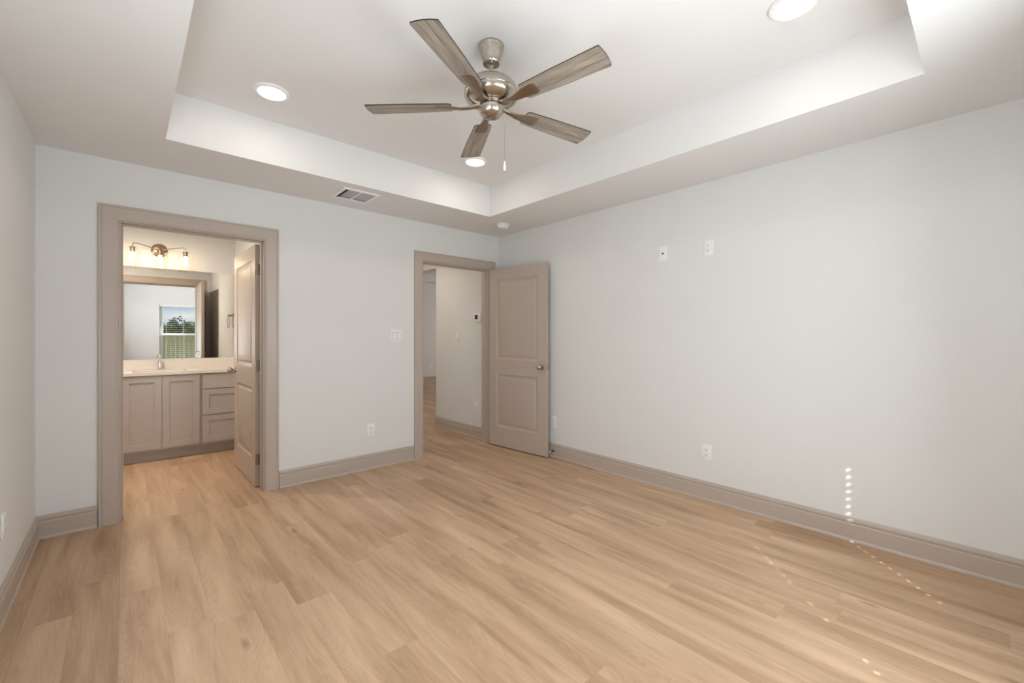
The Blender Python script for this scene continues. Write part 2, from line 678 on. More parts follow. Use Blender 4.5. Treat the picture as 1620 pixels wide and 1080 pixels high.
mb.box(HX1, HX1 + 0.115, 8.0, 10.5, 0, 3.0)
mb.box(HX1 + 0.095, HX1 + 0.115, 4.3, 8.0, HC + 0.125, 3.0)
struct(mb.build('wall_living_sides', M_wall), 'living room walls out of sight', 'wall')

# ------------------------------------------------------------------ trim


BASE_PROF = [(0, 0), (0.020, 0), (0.020, 0.007), (0.0175, 0.014), (0.0145, 0.018), (0.0145, 0.103), (0.0125, 0.105),
             (0.0095, 0.1085), (0.0105, 0.112), (0.0125, 0.117), (0.0125, 0.127), (0.0105, 0.130), (0.0085, 0.1325), (0.0085, 0.136),
             (0.006, 0.1425), (0.0, 0.144)]


def baseboard(name, p0, p1, nrm, m0=0, m1=0, mat=None):
    """straight run from p0 to p1 on a wall; nrm = direction into the room; m0/m1 = mitre (+1 outside, -1 inside)"""
    p0, p1, nrm = Vector((*p0, 0)), Vector((*p1, 0)), Vector((*nrm, 0))
    d = (p1 - p0).normalized()
    mb = MB()
    a = [p0 + nrm * t - d * t * m0 + Vector((0, 0, z)) for t, z in BASE_PROF]
    b = [p1 + nrm * t + d * t * m1 + Vector((0, 0, z)) for t, z in BASE_PROF]
    mb.sweep([a, b], None, closed=True)
    return mb.build(name, mat or M_trim, smooth=True, angle=25)


struct(baseboard('baseboard_left', (L, F), (L, D), (1, 0), -1, -1), 'greige baseboard along the left wall', 'baseboard')
struct(baseboard('baseboard_right', (R, F), (R, D), (-1, 0), -1, 0), 'greige baseboard along the long right wall', 'baseboard')
struct(baseboard('baseboard_back', (L, D), (-0.137, D), (0, -1), -1, 0), 'short greige baseboard left of the bathroom doorway', 'baseboard')
struct(baseboard('baseboard_center', (0.948, D), (2.193, D), (0, -1), 0, 0), 'greige baseboard between the two doorways', 'baseboard')
struct(baseboard('baseboard_front', (L, F), (R, F), (0, 1), -1, -1), 'baseboard under the windows', 'baseboard')
struct(baseboard('baseboard_hall', (HX1, DB + 0.019), (HX1, HY1), (-1, 0), 0, 1), 'greige baseboard of the hall wall', 'baseboard')
struct(baseboard('baseboard_opening', (HX1, HY1), (HX1 + 0.115, HY1), (0, 1), 1, 0), 'greige baseboard return at the end of the hall wall', 'baseboard')
struct(baseboard('baseboard_living', (3.4, 10.5), (9.1, 10.5), (0, -1), 0, 0), 'greige baseboard on the far living room wall', 'baseboard')
struct(baseboard('baseboard_bathroom', (BX1, DB + 0.019), (BX1, 5.58), (-1, 0), 0, 0), 'greige baseboard behind the bathroom door', 'baseboard')

CAS_W = 0.098
CAS_PROF = [(0, 0), (0, 0.010), (0.003, 0.0125), (0.012, 0.0135), (0.014, 0.0155), (0.078, 0.0175), (0.082, 0.0155), (0.085, 0.0155), (0.089, 0.0185), (CAS_W - 0.002, 0.0185), (CAS_W, 0.016), (CAS_W, 0)]


def casing(name, x0, x1, head, y, side, clip_right=None):
    """mitred casing round an opening; side = -1 towards the camera, +1 away"""
    mb = MB()
    rows = [[], [], [], []]
    for u, t in CAS_PROF:
        yy = y + side * t
        xr = x1 + u if clip_right is None else min(x1 + u, clip_right - 0.0005 * (1 - u))
        rows[0].append((x0 - u, yy, 0.0))
        rows[1].append((x0 - u, yy, head + u))
        rows[2].append((xr, yy, head + u))
        rows[3].append((xr, yy, 0.0))
    mb.sweep(rows, None, closed=True)
    return mb.build(name, M_trim, smooth=True, angle=25)


def jamb(name, x0, x1, head, stop_y0, stop_y1):
    """lining of the opening with door stop; x0,x1,head = rough opening"""
    t = 0.016
    mb = MB()
    e = 0.001
    mb.box(x0, x0 + t, D + e, DB - e, 0, head - t)
    mb.box(x1 - t, x1, D + e, DB - e, 0, head - t)
    mb.box(x0, x1, D + e, DB - e, head - t, head)
    s = 0.011
    mb.box(x0 + t, x0 + t + s, stop_y0, stop_y1, 0, head - t - s, 0.002)
    mb.box(x1 - t - s, x1 - t, stop_y0, stop_y1, 0, head - t - s, 0.002)
    mb.box(x0 + t, x1 - t, stop_y0, stop_y1, head - t - s, head - t, 0.002)
    return mb.build(name, M_trim)


struct(casing('trim_1', D1[0] - 0.005 + 0.007, D1[1] - 0.007, D1[2] - 0.007, D, -1), 'greige casing framing the bathroom doorway', 'door trim')
struct(casing('trim_2', D1[0] + 0.002, D1[1] - 0.007, D1[2] - 0.007, DB, 1), 'casing on the bathroom side of that doorway', 'door trim')
struct(jamb('trim_3', D1[0], D1[1], D1[2], DB - 0.075, DB - 0.040), 'greige jamb lining the bathroom doorway', 'door trim')
struct(casing('trim_4', D2[0] + 0.007, D2[1] - 0.007, D2[2] - 0.007, D, -1), 'greige casing framing the hall doorway', 'door trim')
struct(casing('trim_5', D2[0] + 0.007, D2[1] - 0.007, D2[2] - 0.007, DB, 1, clip_right=HX1), 'casing on the hall side of that doorway', 'door trim')
j2 = struct(jamb('trim_6', D2[0], D2[1], D2[2], D + 0.040, D + 0.075), 'greige jamb lining the hall doorway', 'door trim')
mb = MB()
mb.box(D2[0] + 0.016, D2[0] + 0.0178, D + 0.004, D + 0.034, 0.905, 0.965, 0.0006, 1)
mb.build('strike_plate', M_knob, j2)

# ------------------------------------------------------------------ doors


def rect_ring(mb, a, b, ya, yb, sgn):
    """ring of quads between rectangles a and b (x0,x1,z0,z1) at depths ya, yb"""
    pa = [(a[0], ya, a[2]), (a[1], ya, a[2]), (a[1], ya, a[3]), (a[0], ya, a[3])]
    pb = [(b[0], yb, b[2]), (b[1], yb, b[2]), (b[1], yb, b[3]), (b[0], yb, b[3])]
    for i in range(4):
        j = (i + 1) % 4
        mb.face([pa[i], pa[j], pb[j], pb[i]])


def inset(r, d):
    return (r[0] + d, r[1] - d, r[2] + d, r[3] - d)


DOOR_T = 0.035


def door_leaf(width, height):
    """two-panel moulded leaf; hinge edge at x=0, leaf along +x, faces at y=0 and y=DOOR_T"""
    st = 0.118
    panels = [(st, width - st, 0.218, 0.815), (st, width - st, 0.985, height - 0.122)]
    mb = MB()
    for y, s in ((0.0, 1), (DOOR_T, -1)):
        zs = [0, panels[0][2], panels[0][3], panels[1][2], panels[1][3], height]
        xs_ = [0, st, width - st, width]
        for i in range(5):
            for j in range(3):
                if i in (1, 3) and j == 1:
                    continue
                mb.face([(xs_[j], y, zs[i]), (xs_[j + 1], y, zs[i]), (xs_[j + 1], y, zs[i + 1]), (xs_[j], y, zs[i + 1])])
        for p in panels:
            steps = [(0, 0.0), (0.003, 0.004), (0.014, 0.0095), (0.024, 0.0120), (0.030, 0.0120), (0.050, 0.0035), (0.052, 0.0032)]
            for (d0, h0), (d1, h1) in zip(steps, steps[1:]):
                rect_ring(mb, inset(p, d0), inset(p, d1), y + s * h0, y + s * h1, s)
            q = inset(p, steps[-1][0])
            yy = y + s * steps[-1][1]
            mb.face([(q[0], yy, q[2]), (q[1], yy, q[2]), (q[1], yy, q[3]), (q[0], yy, q[3])])
    for x in (0, width):
        for i in range(5):
            mb.face([(x, 0, zs[i]), (x, DOOR_T, zs[i]), (x, DOOR_T, zs[i + 1]), (x, 0, zs[i + 1])])
    for z in (0, height):
        for j in range(3):
            mb.face([(xs_[j], 0, z), (xs_[j + 1], 0, z), (xs_[j + 1], DOOR_T, z), (xs_[j], DOOR_T, z)])
    bmesh.ops.remove_doubles(mb.bm, verts=mb.bm.verts[:], dist=1e-5)
    return mb


KNOB = [(0.0, 0.0), (0.032, 0.0), (0.0325, 0.003), (0.031, 0.007), (0.022, 0.0095), (0.013, 0.012), (0.0115, 0.018),
        (0.0125, 0.026), (0.018, 0.031), (0.0245, 0.037), (0.0275, 0.045), (0.0275, 0.052), (0.024, 0.060), (0.016, 0.065), (0.006, 0.067), (0, 0.067)]


def door_hardware(leaf, width, height, pin_y):
    for y, sg in ((0.0, 1), (DOOR_T, -1)):
        mb = MB()
        mb.lathe([(r, z) for r, z in KNOB], 28, Matrix.Translation((width - 0.062, y, 0.925)) @ Matrix.Rotation(sg * pi / 2, 4, 'X'), cap=False)
        mb.build('door_knob', M_knob, leaf, smooth=True, angle=40)
    mb = MB()
    mb.box(width - 0.0002, width + 0.0013, DOOR_T / 2 - 0.0125, DOOR_T / 2 + 0.0125, 0.897, 0.953, 0.0005, 1)
    mb.box(width, width + 0.009, DOOR_T / 2 - 0.006, DOOR_T / 2 + 0.006, 0.914, 0.936, 0.002, 1)
    mb.build('latch', M_knob, leaf, smooth=True)
    for z in (0.22, 1.0, height - 0.21):
        mb = MB()
        mb.box(-0.0016, 0.0001, 0.004, DOOR_T - 0.002, z - 0.045, z + 0.045, 0.0005, 1)
        mb.tube([(-0.004, pin_y, z - 0.046), (-0.004, pin_y, z + 0.046)], 0.0058, 12)
        mb.tube([(-0.004, pin_y, z - 0.051), (-0.004, pin_y, z + 0.051)], 0.0036, 10)
        mb.box(-0.0055, -0.0035, min(pin_y, 0.004), max(pin_y, 0.004), z - 0.045, z + 0.045)
        mb.build('hinge', M_knob, leaf, smooth=True)


# bathroom door: hinged at right jamb, opened into the bathroom to about 90 degrees
DW, DH = 0.838, 2.013
leaf = door_leaf(DW, DH).build('door_1', M_trim, smooth=True, angle=20)
struct(leaf, 'greige two-panel door opened into the bathroom', 'door')
# local +x -> world +y, local +y -> world -x
leaf.location = (D1[1] - 0.016 + 0.003, DB + 0.030, 0.010)
leaf.rotation_euler = (0, 0, radians(90.8))
door_hardware(leaf, DW, DH, -0.004)

# hall door: hinged at right jamb, opened into the bedroom towards the right wall
leaf2 = door_leaf(0.845, DH).build('door_2', M_trim, smooth=True, angle=20)
struct(leaf2, 'greige two-panel door opened against the right wall', 'door')
a2 = math.atan2(3.052 - 3.905, 3.232 - 3.158)
leaf2.location = (3.158, 3.905, 0.012)
leaf2.rotation_euler = (0, 0, a2)
door_hardware(leaf2, 0.845, DH, DOOR_T + 0.004)

# ------------------------------------------------------------------ windows and blinds
PITCH_S = 0.0455
for wi, (wx0, wx1) in enumerate(WINS):
    yo = F - 0.14
    mb = MB()
    fw = 0.032
    for (a, b, c, d_) in ((wx0, wx0 + fw, WZ0, WZ1), (wx1 - fw, wx1, WZ0, WZ1), (wx0 + fw, wx1 - fw, WZ0, WZ0 + fw), (wx0 + fw, wx1 - fw, WZ1 - fw, WZ1)):
        mb.box(a, b, yo + 0.005, yo + 0.065, c, d_)
    zm = 1.305
    fr = struct(mb.build('window_%d' % (wi + 1), M_vinyl), ('white single-hung window reflected in the bathroom mirror', 'white single-hung window next to it beside the camera')[wi], 'window')
    for nm, z0, z1, yy in (('upper_sash', zm - 0.02, WZ1 - fw, yo + 0.012), ('lower_sash', WZ0 + fw, zm + 0.02, yo + 0.036)):
        mb = MB()
        s = 0.035
        a, b = wx0 + fw, wx1 - fw
        mb.box(a, a + s, yy, yy + 0.022, z0, z1)
        mb.box(b - s, b, yy, yy + 0.022, z0, z1)
        mb.box(a + s, b - s, yy, yy + 0.022, z0, z0 + s)
        mb.box(a + s, b - s, yy, yy + 0.022, z1 - s, z1)
        sash = mb.build(nm, M_vinyl, fr)
        mb = MB()
        mb.box(a + s, b - s, yy + 0.009, yy + 0.013, z0 + s, z1 - s)
        mb.build('pane', M_glass, sash)
    mb = MB()
    mb.box(wx0 - 0.03, wx1 + 0.03, F - 0.072, F + 0.025, WZ0 - 0.018, WZ0, 0.004)
    mb.build('window_sill', M_vinyl, fr)
    # blind
    bl = thing('window_blind', ('white slatted blind with open slats in the mirrored window', 'white slatted blind of the neighbouring window beside the camera')[wi], 'blind', (wx0, F - 0.045, WZ1), group=None)
    ww = wx1 - wx0
    mb = MB()
    mb.box(0.006, ww - 0.006, -0.026, 0.026, -0.046, -0.001, 0.003)
    mb.build('headrail', M_vinyl, bl)
    ladders = (0.115, ww / 2, 0.680 if wi == 0 else 0.655)
    hole_x = 0.680 if wi == 0 else 0.655
    nsl = int((WZ1 - WZ0 - 0.10) / PITCH_S)
    for k in range(nsl):
        z = -0.072 - k * PITCH_S
        mb = MB()
        x0, x1, hw, th = 0.008, ww - 0.008, 0.0255, 0.0028
        skip = (wi == 0 and (k < 8 or k in (15, 16, 18, 20, 21, 22))) or (wi == 1 and k < 7)
        if skip:
            mb.box(x0, x1, -hw, hw, z - th / 2, z + th / 2)
        else:
            hx, hy = 0.0065, 0.0070
            mb.box(x0, hole_x - hx, -hw, hw, z - th / 2, z + th / 2)
            mb.box(hole_x + hx, x1, -hw, hw, z - th / 2, z + th / 2)
            mb.box(hole_x - hx, hole_x + hx, -hw, -hy, z - th / 2, z + th / 2)
            mb.box(hole_x - hx, hole_x + hx, hy, hw, z - th / 2, z + th / 2)
            bmesh.ops.remove_doubles(mb.bm, verts=mb.bm.verts[:], dist=1e-5)
        mb.build('slat', M_vinyl, bl)
    zb = -0.072 - nsl * PITCH_S
    mb = MB()
    mb.box(0.008, ww - 0.008, -0.026, 0.026, zb - 0.010, zb + 0.008, 0.003)
    mb.build('bottom_rail', M_vinyl, bl)
    for lx in ladders:
        for yy in (-0.0268, 0.0268):
            mb = MB()
            mb.tube([(lx + 0.014, yy, -0.046), (lx + 0.014, yy, zb)], 0.0011, 6)
            mb.build('ladder_cord', M_white, bl)
    mb = MB()
    mb.tube([(0.07, 0.034, -0.04), (0.07, 0.034, -0.70)], 0.004, 8)
    mb.build('tilt_wand', M_white, bl)

# unseen side window added to account for the left fill lamp; drawn shade stops sun
mb = MB()
for y0, y1, z0, z1 in ((0.2, 0.235, 0.68, 1.98), (1.665, 1.7, 0.68, 1.98), (0.235, 1.665, 0.68, 0.715), (0.235, 1.665, 1.945, 1.98), (0.93, 0.97, 0.715, 1.945)):
    mb.box(L - 0.115, L - 0.06, y0, y1, z0, z1)
w3 = struct(mb.build('window_3', M_vinyl), 'unseen white window added in the left wall beside the camera', 'window')
for y0, y1 in ((0.235, 0.93), (0.97, 1.665)):
    mb = MB()
    mb.box(L - 0.092, L - 0.088, y0, y1, 0.715, 1.945)
    mb.build('pane', M_glass, w3)
rs = thing('added_roller_shade', 'unseen white roller shade added over the left wall window', 'blind', (L - 0.035, 0.95, 1.98))
mb = MB()
mb.tube([(0, -0.742, -0.024), (0, 0.742, -0.024)], 0.020, 16)
mb.build('roller', M_vinyl, rs, smooth=True)
mb = MB()
mb.box(-0.0215, -0.0195, -0.742, 0.742, -1.285, -0.024)
mb.build('fabric', M_vinyl, rs)
mb = MB()
mb.box(-0.0275, -0.0135, -0.742, 0.742, -1.2995, -1.275, 0.003)
mb.build('hem_bar', M_vinyl, rs)

# ------------------------------------------------------------------ outdoors, seen through the mirrored window
mb = MB()
mb.face([(-90, -120, -0.45), (90, -120, -0.45), (90, 40, -0.45), (-90, 40, -0.45)])
struct(mb.build('lawn', M_lawn), 'green lawn outside the window', 'lawn')
fz = -0.45
fe = thing('wooden_fence', 'weathered wooden board fence outside the window', 'fence', (0, -9.5, fz))
mb = MB()
x = -2.0
while x < 8.5:
    mb.box(x, x + 0.138, -0.012, 0.012, 0.03, 1.86 + rng.uniform(-0.01, 0.01))
    x += 0.146
mb.build('boards', M_fence, fe)
for z in (0.35, 1.5):
    mb = MB()
    mb.box(-2, 8.5, -0.05, -0.012, z, z + 0.09)
    mb.build('rail', M_fence, fe)
for px_ in (-1.5, 0.9, 3.3, 5.7, 8.1):
    mb = MB()
    mb.box(px_, px_ + 0.09, -0.14, -0.05, 0, 1.8)
    mb.build('fence_post', M_fence, fe)


def tree(x, y, h, w, mat, label):
    t = thing('tree', label, 'tree', (x, y, -0.45), group='trees beyond the fence')
    mb = MB()
    mb.tube([(0, 0, 0), (0.05, 0, h * 0.3), (0, 0.05, h * 0.6)], [0.22, 0.16, 0.07], 8)
    mb.build('trunk', M_bark, t)
    mb = MB()
    blobs = [(rng.uniform(-w, w) * 0.6, rng.uniform(-w, w) * 0.4, h * rng.uniform(0.42, 0.82), rng.uniform(0.35, 0.55) * w) for _ in range(9)]
    blobs.append((0, 0, h * 0.78, h * 0.21))
    for i in range(1500):
        bx, by, bz, br = blobs[rng.randrange(len(blobs))]
        v = Vector((rng.gauss(0, 1), rng.gauss(0, 1), rng.gauss(0, 1))).normalized() * br * rng.uniform(0.6, 1.05)
        c = Vector((bx, by, bz)) + v
        c.z = max(c.z, 0.5)
        a = Vector((rng.gauss(0, 1), rng.gauss(0, 1), rng.gauss(0, 1))).normalized()
        b = a.orthogonal().normalized()
        s = rng.uniform(0.13, 0.27)
        mb.face([c - a * s, c + b * s * 0.6, c + a * s, c - b * s * 0.6])
    mb.build('foliage', mat, t)


for tx, ty, th, tw, tm, tl in (
        (4.2, -80, 4.3, 0.9, M_leaf2, 'dark tree at the left of the mirrored window view'),
        (5.7, -83, 4.2, 1.2, M_leaf, 'bright green tree next to the dark one in the mirrored window'),
        (7.2, -88, 5.6, 1.3, M_leaf2, 'tall dark tree in the middle of the mirrored window view'),
        (8.6, -82, 4.5, 1.2, M_leaf, 'broad green tree at the right of the mirrored window view'),
        (10.6, -88, 5.0, 1.3, M_leaf2, 'tree furthest right beyond the fence')):
    tree(tx, ty, th, tw, tm, tl)

# ------------------------------------------------------------------ recessed lights
def recessed_light(loc, label):
    t = thing('recessed_light', label, 'ceiling light', loc, group='round recessed lights in the tray ceiling')
    mb = MB()
    mb.lathe([(0.098, 0), (0.0985, -0.004), (0.095, -0.0095), (0.090, -0.0125), (0.080, -0.0135), (0.0755, -0.0125), (0.0745, -0.009), (0.0745, -0.0005)], 48, cap=False)
    mb.build('trim_ring', M_white, t, smooth=True, angle=50)
    mb = MB()
    mb.lathe([(0, -0.0105), (0.060, -0.0105), (0.0735, -0.009)], 48, cap=False)
    mb.build('diffuser', M_led, t)
    return t


rl = recessed_light((0.662, 2.912, HT), 'lit round recessed light left of the ceiling fan')
dup(rl, (2.204, 2.915, HT), 'lit round recessed light just below the front fan blade tip')
dup(rl, (2.222, 0.590, HT), 'lit round recessed light cut by the top edge at right')
dup(rl, (0.662, 0.590, HT), 'lit round recessed light above the camera')

# ------------------------------------------------------------------ ceiling fan


def make_fan(name, loc, label, phi, rod_len=0.0):
    """loc = point on the ceiling; rod_len = extra drop"""
    t = thing(name, label, 'ceiling fan', loc)
    dz = -rod_len
    mb = MB()
    mb.lathe([(0.0, 0), (0.0655, 0), (0.0665, -0.006), (0.064, -0.012), (0.0615, -0.016), (0.0575, -0.036), (0.051, -0.058), (0.0455, -0.074), (0.0435, -0.082), (0.045, -0.088), (0.041, -0.094), (0.027, -0.096), (0.020, -0.094), (0.016, -0.092), (0, -0.092)], 48, cap=False)
    mb.build('canopy', M_nickel, t, smooth=True, angle=40)
    mb = MB()
    mb.lathe([(0.018, -0.092), (0.018, -0.100), (0.0112, -0.103), (0.0112, -0.180 + dz)], 24)
    mb.build('downrod', M_nickel, t, smooth=True)
    mb = MB()
    mb.lathe([(0, -0.164), (0.018, -0.164), (0.024, -0.170), (0.058, -0.172), (0.064, -0.175), (0.092, -0.182), (0.115, -0.196), (0.130, -0.215), (0.1375, -0.236),
              (0.1390, -0.246), (0.1370, -0.2485), (0.1385, -0.251), (0.1365, -0.262), (0.128, -0.276), (0.113, -0.287), (0.094, -0.294), (0.075, -0.297), (0.0, -0.297)], 64,
             Matrix.Translation((0, 0, dz)), cap=False)
    mb.build('motor_housing', M_nickel, t, smooth=True, angle=30)
    mb = MB()
    mb.lathe([(0, -0.2972), (0.060, -0.2972), (0.060, -0.299), (0.0575, -0.300), (0.0575, -0.306), (0, -0.306)], 48, Matrix.Translation((0, 0, dz)), cap=False)
    mb.build('flywheel', M_iron, t, smooth=True)
    mb = MB()
    mb.lathe([(0, -0.3062), (0.050, -0.3062), (0.058, -0.309), (0.0625, -0.315), (0.0635, -0.326), (0.0620, -0.330), (0.0635, -0.332), (0.060, -0.344), (0.051, -0.355), (0.037, -0.3635), (0.018, -0.368), (0.008, -0.369), (0.0075, -0.372), (0, -0.373)], 48,
             Matrix.Translation((0, 0, dz)), cap=False)
    mb.build('switch_housing', M_nickel, t, smooth=True, angle=28)
    PT = -0.166
    zb = -0.3075
    for k in range(5):
        a = phi + k * 2 * pi / 5
        rot = Matrix.Rotation(a, 4, 'Z')
        # blade
        mb = MB()
        outline = []
        r0, r1, w0, w1 = 0.200, 0.6405, 0.050, 0.0635

        def arc(cx, cy, r, s, e, n=4):
            return [(cx + r * cos(s + (e - s) * i / n), cy + r * sin(s + (e - s) * i / n)) for i in range(n + 1)]
        outline += arc(r0 + 0.02, -w0 + 0.02, 0.02, -pi, -pi / 2)
        outline += [(0.40, -0.0585)]
        outline += arc(r1 - 0.010, -w1 + 0.006, 0.006, -pi / 2, 0)
        outline += [(r1 + 0.0005, -0.03), (r1 + 0.003, 0), (r1 + 0.0005, 0.03)]
        outline += arc(r1 - 0.010, w1 - 0.006, 0.006, 0, pi / 2)
        outline += [(0.40, 0.0585)]
        outline += arc(r0 + 0.02, w0 - 0.02, 0.02, pi / 2, pi)
        n = len(outline)
        th = 0.0028
        lo = [mb.bm.verts.new((x, y, -th)) for x, y in outline]
        hi = [mb.bm.verts.new((x, y, th)) for x, y in outline]
        mb.bm.faces.new(lo)
        mb.bm.faces.new(hi)
        for i in range(n):
            f = mb.bm.faces.new((lo[i], lo[(i + 1) % n], hi[(i + 1) % n], hi[i]))
            f.material_index = 1
        b = mb.build('blade', [M_blade, M_edge], t)
        b.matrix_local = Matrix.Translation((0, 0, zb + dz)) @ rot @ Matrix.Rotation(PT, 4, 'X')
        # blade iron: curved arm widening to a spade plate under the blade
        mb = MB()
        st = [(0.050, -0.302 - zb, 0.014, 0.005), (0.075, -0.305 - zb, 0.0135, 0.006), (0.100, -0.310 - zb, 0.0135, 0.006), (0.130, -0.3145 - zb, 0.016, 0.0055), (0.155, -0.0095, 0.020, 0.0045), (0.185, -0.0068, 0.026, 0.003),
              (0.220, -0.0060, 0.031, 0.0026), (0.262, -0.0060, 0.035, 0.0026), (0.276, -0.0060, 0.033, 0.0026), (0.283, -0.0060, 0.025, 0.0026)]
        rows = []
        for i, (r, z, w, h) in enumerate(st):
            tw = PT * min(1, max(0, (r - 0.09) / 0.07))
            row = []
            for yy, zz in ((-w, -h * 0.2), (-w * 0.7, -h), (w * 0.7, -h), (w, -h * 0.2), (w, h), (-w, h)):
                row.append((r, yy * cos(tw) - zz * sin(tw), z + yy * sin(tw) + zz * cos(tw)))
            rows.append(row)
        mb.sweep(rows, None, closed=True)
        ir = mb.build('blade_iron', M_iron, t, smooth=True, angle=40)
        ir.matrix_local = Matrix.Translation((0, 0, zb + dz)) @ rot
    return t


fan = make_fan('ceiling_fan', (1.392, 1.706, HT), 'brushed nickel ceiling fan with five weathered wood blades', 3.618)
# pull chain on the camera-right side of the switch housing
ch_dir = Vector((0.7435, -0.6687, 0))
pc = ch_dir * 0.068
mb = MB()
mb.tube([ch_dir * 0.060 + Vector((0, 0, -0.327)), ch_dir * 0.068 + Vector((0, 0, -0.328))], 0.005, 10)
mb.tube([(pc.x, pc.y, -0.328), (pc.x, pc.y, -0.585)], 0.0009, 6)
for i in range(22):
    mb.lathe([(0, 0.0017), (0.0017, 0), (0, -0.0017)], 6, Matrix.Translation((pc.x, pc.y, -0.335 - i * 0.0115)), cap=False)
chain = mb.build('pull_chain', M_nickel, fan, smooth=True)
mb = MB()
mb.lathe([(0, -0.585), (0.003, -0.587), (0.0045, -0.597), (0.0068, -0.618), (0.0066, -0.628), (0.004, -0.635), (0, -0.637)], 16, Matrix.Translation((pc.x, pc.y, 0)), cap=False)
mb.build('pull_pendant', M_white, chain, smooth=True)

fan2 = make_fan('ceiling_fan', (6.02, 8.90, 3.0), 'distant ceiling fan whose blade tip shows past the hall corner', 2.90, rod_len=0.13)

# ------------------------------------------------------------------ ceiling vent and smoke detector
vent = thing('air_vent', 'white rectangular air vent in the soffit above the bathroom doorway', 'vent', (1.440, 3.565, HC))
hw, hd = 0.148, 0.142
mb = MB()
fr_ = 0.024
for a, b, c, d_ in ((-hw, hw, -hd, -hd + fr_), (-hw, hw, hd - fr_, hd), (-hw, -hw + fr_, -hd + fr_, hd - fr_), (hw - fr_, hw, -hd + fr_, hd - fr_)):
    mb.box(a, b, c, d_, -0.009, 0)
mb.box(-0.006, 0.006, -hd + fr_, hd - fr_, -0.009, 0)
mb.build('frame', M_white, vent)
mb = MB()
mb.box(-hw + fr_, hw - fr_, -hd + fr_, hd - fr_, -0.0015, -0.0005)
mb.build('backing', M_duct, vent)
for half in (0, 1):
    xa, xb = (-hw + fr_ + 0.028, -0.006) if half == 0 else (0.006, hw - fr_)
    for i in range(11):
        y = -hd + fr_ + 0.010 + i * 0.0170
        mb = MB()
        mb.face([(xa, y - 0.006, -0.003), (xb, y - 0.006, -0.003), (xb, y + 0.008, -0.0095), (xa, y + 0.008, -0.0095)])
        mb.face([(xa, y - 0.006, -0.002), (xb, y - 0.006, -0.002), (xb, y + 0.008, -0.0085), (xa, y + 0.008, -0.0085)])
        mb.build('slat', M_grey, vent)
for i in range(3):
    x = -hw + fr_ + 0.004 + i * 0.0095
    mb = MB()
    mb.face([(x, -hd + fr_, -0.0095), (x, hd - fr_, -0.0095), (x + 0.006, hd - fr_, -0.002), (x + 0.006, -hd + fr_, -0.002)])
    mb.build('end_slat', M_grey, vent)

sd = thing('smoke_detector', 'round white smoke detector on the soffit above the hall door', 'smoke detector', (2.975, 3.452, HC))
mb = MB()
mb.lathe([(0, 0), (0.069, 0), (0.070, -0.006), (0.068, -0.014), (0.060, -0.0155), (0, -0.0155)], 40, cap=False)
mb.build('base_plate', M_white, sd, smooth=True)
mb = MB()
mb.lathe([(0, -0.0155), (0.053, -0.0155), (0.054, -0.019), (0.056, -0.021), (0.055, -0.036), (0.048, -0.043), (0.030, -0.046), (0, -0.046)], 40, cap=False)
mb.build('sensor_cover', M_white, sd, smooth=True)
mb = MB()
mb.lathe([(0, -0.046), (0.012, -0.046), (0.011, -0.049), (0, -0.0495)], 20, Matrix.Translation((0.012, 0, 0)), cap=False)
mb.build('test_button', M_white, sd, smooth=True)

# ------------------------------------------------------------------ wall plates (local: x right, z up, facing -y)
PW_, PH_ = 0.076, 0.120


def plate(mb, w, h, t=0.0055):
    mb.box(-w / 2, w / 2, -t, 0, -h / 2, h / 2, 0.0025)


def outlet(name, label, loc, rz, group='white duplex wall outlets'):
    t = thing(name, label, 'outlet', loc, (0, 0, rz), group)
    mb = MB()
    plate(mb, PW_, PH_)
    mb.build('cover_plate', M_white, t, smooth=True)
    for s in (-1, 1):
        mb = MB()
        c = Matrix.Translation((0, -0.0055, s * 0.0205)) @ Matrix.Rotation(pi / 2, 4, 'X')
        out = []
        for i in range(28):
            a = 2 * pi * i / 28
            xx, zz = 0.0175 * cos(a), 0.0175 * sin(a)
            zz = max(-0.0138, min(0.0138, zz))
            out.append((xx, zz))
        lo = [mb.bm.verts.new((x, -0.0055, z + s * 0.0205)) for x, z in out]
        hi = [mb.bm.verts.new((x * 0.97, -0.0078, z * 0.97 + s * 0.0205)) for x, z in out]
        mb.bm.faces.new(hi)
        for i in range(28):
            mb.bm.faces.new((lo[i], lo[(i + 1) % 28], hi[(i + 1) % 28], hi[i]))
        r = mb.build('receptacle', M_white, t)
        z0 = s * 0.0205
        mb = MB()
        mb.box(-0.0080, -0.0056, -0.0082, -0.0076, z0 - 0.001, z0 + 0.0085)
        mb.build('slot', M_dark, r)
        mb = MB()
        mb.box(0.0056, 0.0080, -0.0082, -0.0076, z0 - 0.001, z0 + 0.0070)
        mb.build('slot', M_dark, r)
        mb = MB()
        mb.lathe([(0, 0), (0.0030, 0), (0.0030, 0.0006), (0, 0.0006)], 12, Matrix.Translation((0, -0.0076, z0 - 0.0075)) @ Matrix.Rotation(pi / 2, 4, 'X'), cap=False)
        mb.build('ground_hole', M_dark, r)
    mb = MB()
    mb.lathe([(0, 0), (0.003, 0), (0.002, 0.001), (0, 0.001)], 12, Matrix.Translation((0, -0.0055, 0)) @ Matrix.Rotation(pi / 2, 4, 'X'), cap=False)
    mb.build('screw', M_white, t)
    return t


